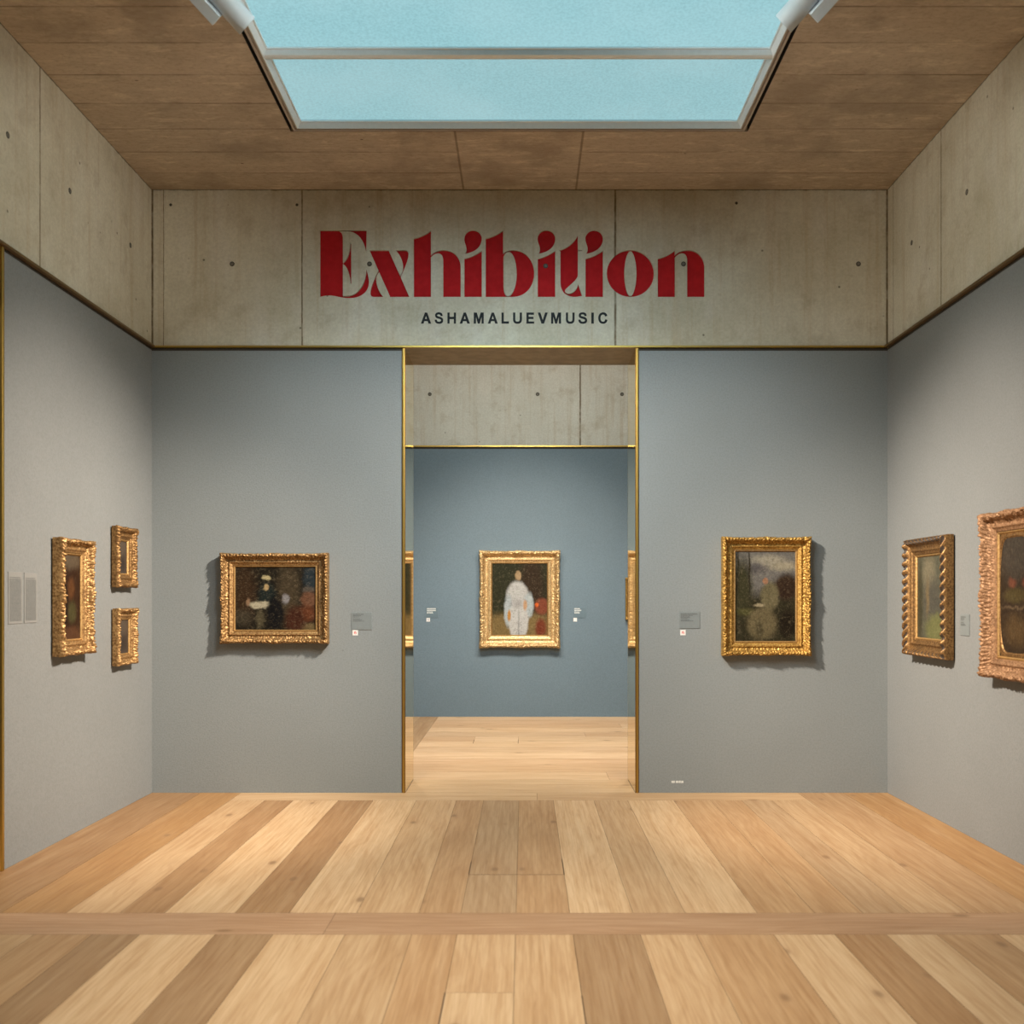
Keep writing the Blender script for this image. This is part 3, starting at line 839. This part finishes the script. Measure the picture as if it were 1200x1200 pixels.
def moulding(W, H, mw, d, style, seed, step):
    """carved moulding around a W x H rectangle, front facing -y, back at y = -0.012"""
    nx = max(12, int(W / step)); nz = max(12, int(H / step))
    ring = []      # (corner-fraction position on unit rectangle, arc length)
    for k in range(nx): ring.append((-1 + 2 * k / nx, -1.0, k * W / nx, 'h', k / nx, 0))
    for k in range(nz): ring.append((1.0, -1 + 2 * k / nz, W + k * H / nz, 'v', k / nz, 1))
    for k in range(nx): ring.append((1 - 2 * k / nx, 1.0, W + H + k * W / nx, 'h', k / nx, 2))
    for k in range(nz): ring.append((-1.0, 1 - 2 * k / nz, 2 * W + H + k * H / nz, 'v', k / nz, 3))
    per = 2 * (W + H)
    mb = MB(); n = len(ring); m = len(PROFILE)
    amp = {'leaf': 0.25, 'rope': 0.05, 'soft': 0.22}[style]
    for (fx, fz, s, ax, q, side) in ring:
        Ls = W if ax == 'h' else H
        dc = min(q, 1 - q) * Ls            # distance to the nearest corner
        dm = abs(q - 0.5) * Ls             # distance to the middle
        corner = math.exp(-(dc / (mw * 0.8)) ** 2)
        mid = math.exp(-(dm / (mw * 0.55)) ** 2)
        for j, (u, h) in enumerate(PROFILE):
            ins = u * mw
            if style != 'rope' and u < 0.35:
                lobes = 0.060 * (corner + 0.8 * mid) + 0.012 * math.cos(2 * PI * s / (mw * 0.62)) * (1 - corner)
                lobes += 0.030 * noise.noise(Vector((s * 40, seed, 0)))
                ins -= lobes * mw * (1 - u / 0.35) * (1 if j > 2 else 0.35)
            hx, hz = W / 2 - ins, H / 2 - ins
            x, z = fx * hx, fz * hz
            hh = h * d
            if style == 'rope':
                if 0.04 < u < 0.36:
                    hh *= 1 + 0.13 * math.sin(2 * PI * (s / 0.066) + u * 14)
                hh += 0.02 * d * noise.noise(Vector((x * 60, z * 60, seed)))
            elif h > 0.3:
                env = (1.0 if 0.02 < u < 0.40 else 0.50 if u < 0.68 else 0.22 if u < 0.84 else 0.05)
                per_l = mw * (0.26 if u < 0.42 else 0.17)
                leaf = abs(math.sin(PI * s / per_l + 2.4 * math.sin(u * 7 + seed)))
                curl = noise.noise(Vector((x * 85 + seed, z * 85, u * 3)))
                curl2 = noise.noise(Vector((x * 170, z * 170, seed)))
                rel = 0.55 * (leaf - 0.6) + 1.0 * curl + 0.4 * curl2
                hh += amp * env * d * rel * 0.85
                if u < 0.42: hh += d * 0.16 * (corner + 0.7 * mid)
            mb.v.append((x, -0.012 - max(0.0, hh), z))
    for a in range(n):
        b2 = (a + 1) % n
        for j in range(m - 1):
            mi = 0
            if style == 'rope':
                u = PROFILE[j][0]; s = ring[a][2]
                if 0.05 < u < 0.33 and math.sin(2 * PI * (s / 0.066) + u * 14) < 0.30: mi = 1
            mb.f.append((a * m + j, a * m + j + 1, b2 * m + j + 1, b2 * m + j)); mb.m.append(mi)
    return mb


def picture(loc, rz, W, H, mw, d, gold, canvas, label, style='leaf', seed=1.0, step=0.006, group=None, oval=False, aspect_inset=None):
    root = empty('framed_painting', loc, rz)
    tag(root, label, 'painting', group)
    fr = moulding(W, H, mw, d, style, seed, step).build('frame', [M[gold], M['groove_dark']], root, smooth=True)
    iw, ih = W / 2 - mw, H / 2 - mw
    lw = min(0.016, mw * 0.16)
    ln = MB(); y0, y1 = -0.012 - d * 0.30, -0.012 - d * 0.22
    o_ = [(-iw, -ih), (iw, -ih), (iw, ih), (-iw, ih)]; i_ = [(-iw + lw, -ih + lw), (iw - lw, -ih + lw), (iw - lw, ih - lw), (-iw + lw, ih - lw)]
    ln.v = [(x, y0, z) for x, z in o_] + [(x * 0.5 + X * 0.5, y0 - 0.004, z * 0.5 + Z * 0.5) for (x, z), (X, Z) in zip(o_, i_)] + [(x, y1, z) for x, z in i_] + [(x, y1 + 0.008, z) for x, z in i_]
    for r_ in range(3):
        for k in range(4):
            ln.f.append((r_ * 4 + k, r_ * 4 + (k + 1) % 4, r_ * 4 + 4 + (k + 1) % 4, r_ * 4 + 4 + k)); ln.m.append(0)
    ln.build('liner', M['liner'], root)
    cw, chh = iw - lw * 0.6, ih - lw * 0.6
    yc = y1 + 0.004
    cm = MB(); cm.box(-cw, cw, yc, yc + 0.006, -chh, chh)
    co = cm.build('canvas', canvas, root)
    uvl = co.data.uv_layers.new(name='UVMap')
    for lp in co.data.loops:
        v = co.data.vertices[lp.vertex_index].co
        uvl.data[lp.index].uv = ((v.x + cw) / (2 * cw), (v.z + chh) / (2 * chh))
    if oval:     # gilt spandrels with rounded ends over the canvas
        n = 48; sp = MB()
        for k in range(n):
            a = 2 * PI * k / n
            ca_, sa_ = math.cos(a), math.sin(a)
            # superellipse opening
            ox = (cw * 0.985) * math.copysign(abs(ca_) ** 0.30, ca_); oz = (chh * 0.94) * math.copysign(abs(sa_) ** 0.95, sa_)
            mx = max(abs(ca_) / cw, abs(sa_) / chh)
            sp.v += [(ca_ / mx, yc - 0.004, sa_ / mx), (ox * 1.0, yc - 0.006, oz), (ox * 0.975, yc - 0.0005, oz * 0.975)]
        for k in range(n):
            k2 = (k + 1) % n
            for j in range(2):
                sp.f.append((k * 3 + j, k * 3 + j + 1, k2 * 3 + j + 1, k2 * 3 + j)); sp.m.append(0)
        sp.build('spandrel', M['gold_d'], root, smooth=False)
    MB().box(-W / 2 + mw * 0.12, W / 2 - mw * 0.12, -0.014, -0.001, -H / 2 + mw * 0.12, H / 2 - mw * 0.12).build('backing_board', M['back_board'], root)
    return root


def on_back(x0, x1, y0, y1, Yw, d):
    s = (Yw - d * 0.8) / F
    return (((x0 + x1) / 2 - CX) * s, Yw, EYE + (CY - (y0 + y1) / 2) * s), (x1 - x0) * s, (y1 - y0) * s

# canvases: loose patches of colour
cv_room = canvas_mat('dark_interior_canvas', (0.018, 0.015, 0.010), [
    (0.12, 0.62, 0.13, 0.42, (0.050, 0.028, 0.014), 0.6), (0.10, 0.2, 0.10, 0.12, (0.07, 0.06, 0.04), 0.6, 0.7),
    (0.66, 0.62, 0.13, 0.50, (0.070, 0.052, 0.030), 0.5), (0.93, 0.82, 0.09, 0.20, (0.030, 0.042, 0.050), 0.4),
    (0.92, 0.63, 0.08, 0.05, (0.10, 0.085, 0.07), 0.5),
    (0.91, 0.48, 0.10, 0.12, (0.17, 0.080, 0.045), 0.3), (0.88, 0.26, 0.13, 0.12, (0.15, 0.050, 0.022), 0.6),
    (0.93, 0.05, 0.12, 0.06, (0.17, 0.12, 0.055), 0.5), (0.74, 0.16, 0.12, 0.2, (0.065, 0.022, 0.012), 0.5),
    (0.40, 0.55, 0.10, 0.18, (0.016, 0.024, 0.022), 0.4), (0.30, 0.40, 0.115, 0.060, (0.50, 0.46, 0.33), 0.35),
    (0.385, 0.82, 0.052, 0.035, (0.55, 0.47, 0.26), 0.4), (0.39, 0.67, 0.026, 0.045, (0.50, 0.36, 0.18), 0.5),
    (0.62, 0.49, 0.04, 0.075, (0.28, 0.27, 0.28), 0.45), (0.17, 0.44, 0.022, 0.06, (0.32, 0.20, 0.12), 0.5),
    (0.31, 0.18, 0.05, 0.13, (0.10, 0.085, 0.05), 0.5), (0.50, 0.28, 0.10, 0.26, (0.008, 0.008, 0.009), 0.35)], 0.06, seed=1.3)
cv_hill = canvas_mat('cloudy_landscape_canvas', (0.038, 0.034, 0.018), [
    (0.5, 0.95, 0.9, 0.42, (0.20, 0.19, 0.175), 0.25), (0.55, 0.90, 0.25, 0.05, (0.40, 0.37, 0.29), 0.7),
    (0.80, 0.83, 0.22, 0.05, (0.42, 0.38, 0.28), 0.7), (0.30, 0.80, 0.18, 0.05, (0.13, 0.12, 0.12), 0.7),
    (0.12, 0.60, 0.16, 0.30, (0.055, 0.052, 0.025), 0.5), (0.85, 0.60, 0.22, 0.14, (0.045, 0.026, 0.016), 0.3),
    (0.24, 0.78, 0.014, 0.24, (0.035, 0.028, 0.016), 0.6), (0.05, 0.76, 0.02, 0.28, (0.035, 0.030, 0.016), 0.6),
    (0.20, 0.33, 0.16, 0.035, (0.10, 0.095, 0.035), 0.6),
    (0.57, 0.50, 0.15, 0.16, (0.18, 0.155, 0.085), 0.25), (0.44, 0.20, 0.24, 0.18, (0.165, 0.135, 0.072), 0.25),
    (0.40, 0.12, 0.05, 0.10, (0.07, 0.06, 0.032), 0.6, 0.8), (0.50, 0.67, 0.045, 0.035, (0.42, 0.22, 0.13), 0.3),
    (0.40, 0.405, 0.09, 0.018, (0.38, 0.32, 0.20), 0.4), (0.86, 0.20, 0.14, 0.16, (0.020, 0.015, 0.009), 0.4)], 0.035, seed=4.1)
cv_pale = canvas_mat('pale_column_canvas', (0.034, 0.034, 0.014), [
    (0.72, 0.62, 0.22, 0.5, (0.045, 0.026, 0.012), 0.5), (0.5, 0.05, 0.8, 0.27, (0.25, 0.17, 0.065), 0.25),
    (0.90, 0.40, 0.13, 0.11, (0.26, 0.07, 0.035), 0.3), (0.81, 0.42, 0.035, 0.03, (0.85, 0.16, 0.03), 0.4),
    (0.88, 0.10, 0.10, 0.13, (0.22, 0.05, 0.022), 0.4),
    (0.46, 0.56, 0.19, 0.19, (0.60, 0.60, 0.58), 0.18), (0.30, 0.34, 0.08, 0.22, (0.50, 0.56, 0.58), 0.25),
    (0.66, 0.42, 0.09, 0.17, (0.50, 0.56, 0.57), 0.25), (0.48, 0.20, 0.175, 0.30, (0.64, 0.64, 0.62), 0.12),
    (0.48, 0.10, 0.014, 0.24, (0.30, 0.30, 0.30), 0.8, 0.7), (0.46, 0.44, 0.10, 0.06, (0.40, 0.39, 0.38), 0.7, 0.7),
    (0.47, 0.83, 0.055, 0.065, (0.48, 0.33, 0.18), 0.3), (0.31, 0.27, 0.03, 0.08, (0.62, 0.30, 0.08), 0.4),
    (0.60, 0.42, 0.035, 0.07, (0.62, 0.38, 0.22), 0.4)], 0.03, seed=7.7, brush=0.35)
cv_red = canvas_mat('dark_red_canvas', (0.055, 0.022, 0.013), [
    (0.5, 0.93, 0.5, 0.10, (0.20, 0.15, 0.10), 0.5), (0.5, 0.60, 0.18, 0.12, (0.20, 0.08, 0.03), 0.5),
    (0.55, 0.32, 0.22, 0.12, (0.12, 0.11, 0.045), 0.5), (0.2, 0.4, 0.12, 0.25, (0.02, 0.012, 0.01), 0.5), (0.5, 0.05, 0.6, 0.10, (0.16, 0.07, 0.035), 0.4)], 0.06, seed=2.2, dark=0.38)
cv_grey = canvas_mat('grey_brown_canvas', (0.135, 0.105, 0.088), [
    (0.5, 0.8, 0.5, 0.2, (0.20, 0.155, 0.12), 0.6), (0.5, 0.3, 0.3, 0.2, (0.085, 0.066, 0.058), 0.6)], 0.08, seed=3.4, dark=0.36)
cv_green = canvas_mat('green_grey_canvas', (0.150, 0.150, 0.105), [
    (0.45, 0.78, 0.22, 0.22, (0.30, 0.27, 0.18), 0.6), (0.6, 0.45, 0.35, 0.25, (0.13, 0.125, 0.10), 0.6),
    (0.75, 0.12, 0.42, 0.18, (0.24, 0.25, 0.10), 0.35), (0.1, 0.4, 0.1, 0.5, (0.075, 0.075, 0.045), 0.5), (0.4, 0.5, 0.06, 0.2, (0.26, 0.20, 0.11), 0.6)], 0.09, seed=5.5, dark=0.50)
cv_still = canvas_mat('dark_still_canvas', (0.060, 0.040, 0.026), [
    (0.5, 0.82, 0.5, 0.20, (0.10, 0.085, 0.068), 0.5), (0.42, 0.60, 0.12, 0.035, (0.28, 0.10, 0.06), 0.6), (0.85, 0.60, 0.10, 0.035, (0.28, 0.09, 0.055), 0.6),
    (0.5, 0.5, 0.35, 0.06, (0.13, 0.10, 0.04), 0.4), (0.55, 0.40, 0.45, 0.012, (0.20, 0.14, 0.085), 0.6), (0.55, 0.22, 0.35, 0.12, (0.16, 0.10, 0.045), 0.6)], 0.05, seed=6.6, dark=0.40)

loc, W, H = on_back(258.5, 384.5, 648.5, 754, YB, 0.075)
picture(loc, 0, W, H, 0.090, 0.075, 'gold_a', cv_room, 'wide gilt framed dark interior painting on the grey wall left of the doorway', 'leaf', 1.0, 0.0045)
loc, W, H = on_back(846.5, 950, 629.5, 768, YB, 0.075)
picture(loc, 0, W, H, 0.094, 0.075, 'gold_b', cv_hill, 'upright gilt framed painting with cloudy sky on the grey wall right of the doorway', 'leaf', 2.0, 0.0045)
loc, W, H = on_back(562, 656, 645.5, 759, YF, 0.10)
picture(loc, 0, W, H, 0.145, 0.10, 'gold_c', cv_pale, 'bright gilt framed painting with pale centre on the blue wall seen through the doorway', 'leaf', 3.0, 0.008)
picture((1.47, YF, 1.505), 0, 0.36, 0.53, 0.06, 0.06, 'gold_b', cv_grey, 'narrow sliver of an orange gilt frame on the blue wall beside the right door jamb', 'soft', 9.0, 0.008)
R90 = PI / 2
picture((XL, 6.275, 1.512), R90, 0.445, 0.725, 0.085, 0.068, 'gold_a', cv_red, 'largest of three gilt framed paintings on the left wall, beside the text panels', 'leaf', 4.0, 0.0045)
picture((XL, 7.09, 1.797), R90, 0.335, 0.425, 0.085, 0.05, 'gold_d', cv_grey, 'upper of the two small gilt framed paintings on the left wall near the corner', 'leaf', 5.0, 0.004)
picture((XL, 7.10, 1.232), R90, 0.335, 0.40, 0.070, 0.05, 'gold_a', cv_grey, 'lower of the two small gilt framed paintings on the left wall near the corner', 'leaf', 6.0, 0.004)
picture((XR, 6.83, 1.512), -R90, 0.69, 0.825, 0.115, 0.075, 'gold_d', cv_green, 'greenish painting on the right wall in a frame with twisted ribbon carving', 'rope', 7.0, 0.0045)
picture((XR, 5.65, 1.522), -R90, 0.60, 0.965, 0.112, 0.080, 'gold_e', cv_still, 'large rosy gilt framed dark painting on the right wall, cut off by the photo edge', 'leaf', 8.0, 0.0045, oval=True)

# ------------------------------------------------------------------ wall labels and stickers
random.seed(5)
def plaque(loc, rz, W, H, lines, label, mat='plaque', ink='print_dark', group=None, name='wall_label', lh=None, title=0.75):
    r = empty(name, loc, rz); tag(r, label, 'label', group)
    MB().box(-W / 2, W / 2, -0.004, 0, -H / 2, H / 2).build('plate', M[mat], r, bevel=0.0008)
    t = MB(); mx = W * 0.07
    z = H / 2 - H * 0.10
    for k, (ln, th) in enumerate(lines):
        if ln > 0:
            # broken strips stand for illegible print
            x = -W / 2 + mx; end = x + (W - 2 * mx) * ln
            while x < end:
                wd = min(random.uniform(0.05, 0.14) * W, end - x)
                t.box(x, x + wd, -0.0046, -0.004, z - th * H, z)
                x += wd + 0.012 * W
        z -= th * H * 1.75
    t.build('print', M[ink], r)
    return r
def sticker(loc, rz, s, label, mark, group=None):
    r = empty('wall_sticker', loc, rz); tag(r, label, 'sticker', group)
    MB().box(-s / 2, s / 2, -0.002, 0, -s / 2, s / 2).build('sticker_face', M['sticker'], r)
    if mark:
        m = MB(); q = s * 0.22
        m.box(-q, -q * 0.3, -0.0026, -0.002, -q, q); m.box(-q * 0.3, q * 0.9, -0.0026, -0.002, q * 0.3, q); m.box(q * 0.3, q, -0.0026, -0.002, -q * 1.2, q * 0.3)
        m.build('mark', M[mark], r)
    return r
def at_back(x, y, Yw): return ((x - CX) * Yw / F, Yw, EYE + (CY - y) * Yw / F)
CAP = [(0.62, 0.045), (0.45, 0.045), (0.35, 0.03), (0.0, 0.03), (0.4, 0.03), (0.0, 0.01), (0.52, 0.035), (0.66, 0.035)]
plaque(at_back(424, 727.7, YB), 0, 24 * K, 20.5 * K, CAP, 'grey wall label right of the wide painting, left of the doorway')
plaque(at_back(808, 726.7, YB), 0, 24 * K, 19.5 * K, [(0.95, 0.05), (0.68, 0.05), (0.5, 0.03), (0.52, 0.035), (0.4, 0.03), (0, 0.02), (0.5, 0.03), (0.72, 0.04)], 'grey wall label left of the upright painting, right of the doorway')
sticker(at_back(416.3, 741.5, YB), 0, 6.2 * K, 'small white square sticker with faint pink mark below the label left of the doorway', 'sticker_red')
sticker(at_back(800.3, 741.3, YB), 0, 6.2 * K, 'small pale square sticker with red mark below the label right of the doorway', 'sticker_red')
KF = YF / F
FCAP = [(0.85, 0.09), (0.85, 0.09), (0.55, 0.06), (0.60, 0.06)]
plaque(at_back(506.5, 717.8, YF), 0, 14.5 * KF, 12.5 * KF, FCAP, 'blue grey label on the far wall left of the pale painting', 'plaque_far', 'print_light')
plaque(at_back(679.5, 717.8, YF), 0, 15 * KF, 12.5 * KF, [(0.5, 0.09), (0.62, 0.09), (0.45, 0.06), (0.5, 0.06)], 'blue grey label on the far wall right of the pale painting', 'plaque_far', 'print_light')
sticker(at_back(501.8, 726.3, YF), 0, 4.2 * KF, 'small white square sticker on the far wall left of the pale painting', 'sticker_grey')
sticker(at_back(674.1, 726.2, YF), 0, 4.2 * KF, 'small cream square sticker on the far wall right of the pale painting', None)
TEXT = [(0.9, 0.014), (0, 0.006)] + [(0.98, 0.0118)] * 40
plaque((XL, 5.628, 1.507), R90, 0.155, 0.293, TEXT, 'left one of two tall text panels on the left wall', 'plaque_paper', 'print_dark', 'text panels on the left wall')
plaque((XL, 5.802, 1.507), R90, 0.150, 0.290, TEXT, 'right one of two tall text panels on the left wall', 'plaque_paper', 'print_dark', 'text panels on the left wall')
plaque((XL, 7.40, 1.226), R90, 0.10, 0.125, CAP, 'small grey label on the left wall beside the lower small painting')
plaque((XR, 6.343, 1.334), -R90, 0.13, 0.135, CAP, 'small grey label on the right wall between the two framed paintings')
# tiny pale print near the floor
r = empty('floor_level_print', at_back(794.2, 918, YB)); tag(r, 'tiny strip of pale print low on the grey wall right of the doorway', 'label')
m = MB()
for a, b_ in ((-7.4, -3.4), (-2.4, 0.8), (1.2, 3.6), (4.0, 6.6)):
    m.box(a * K, b_ * K, -0.0015, 0, 0.5 * K, 3.0 * K)
m.build('print', M['print_light'], r)
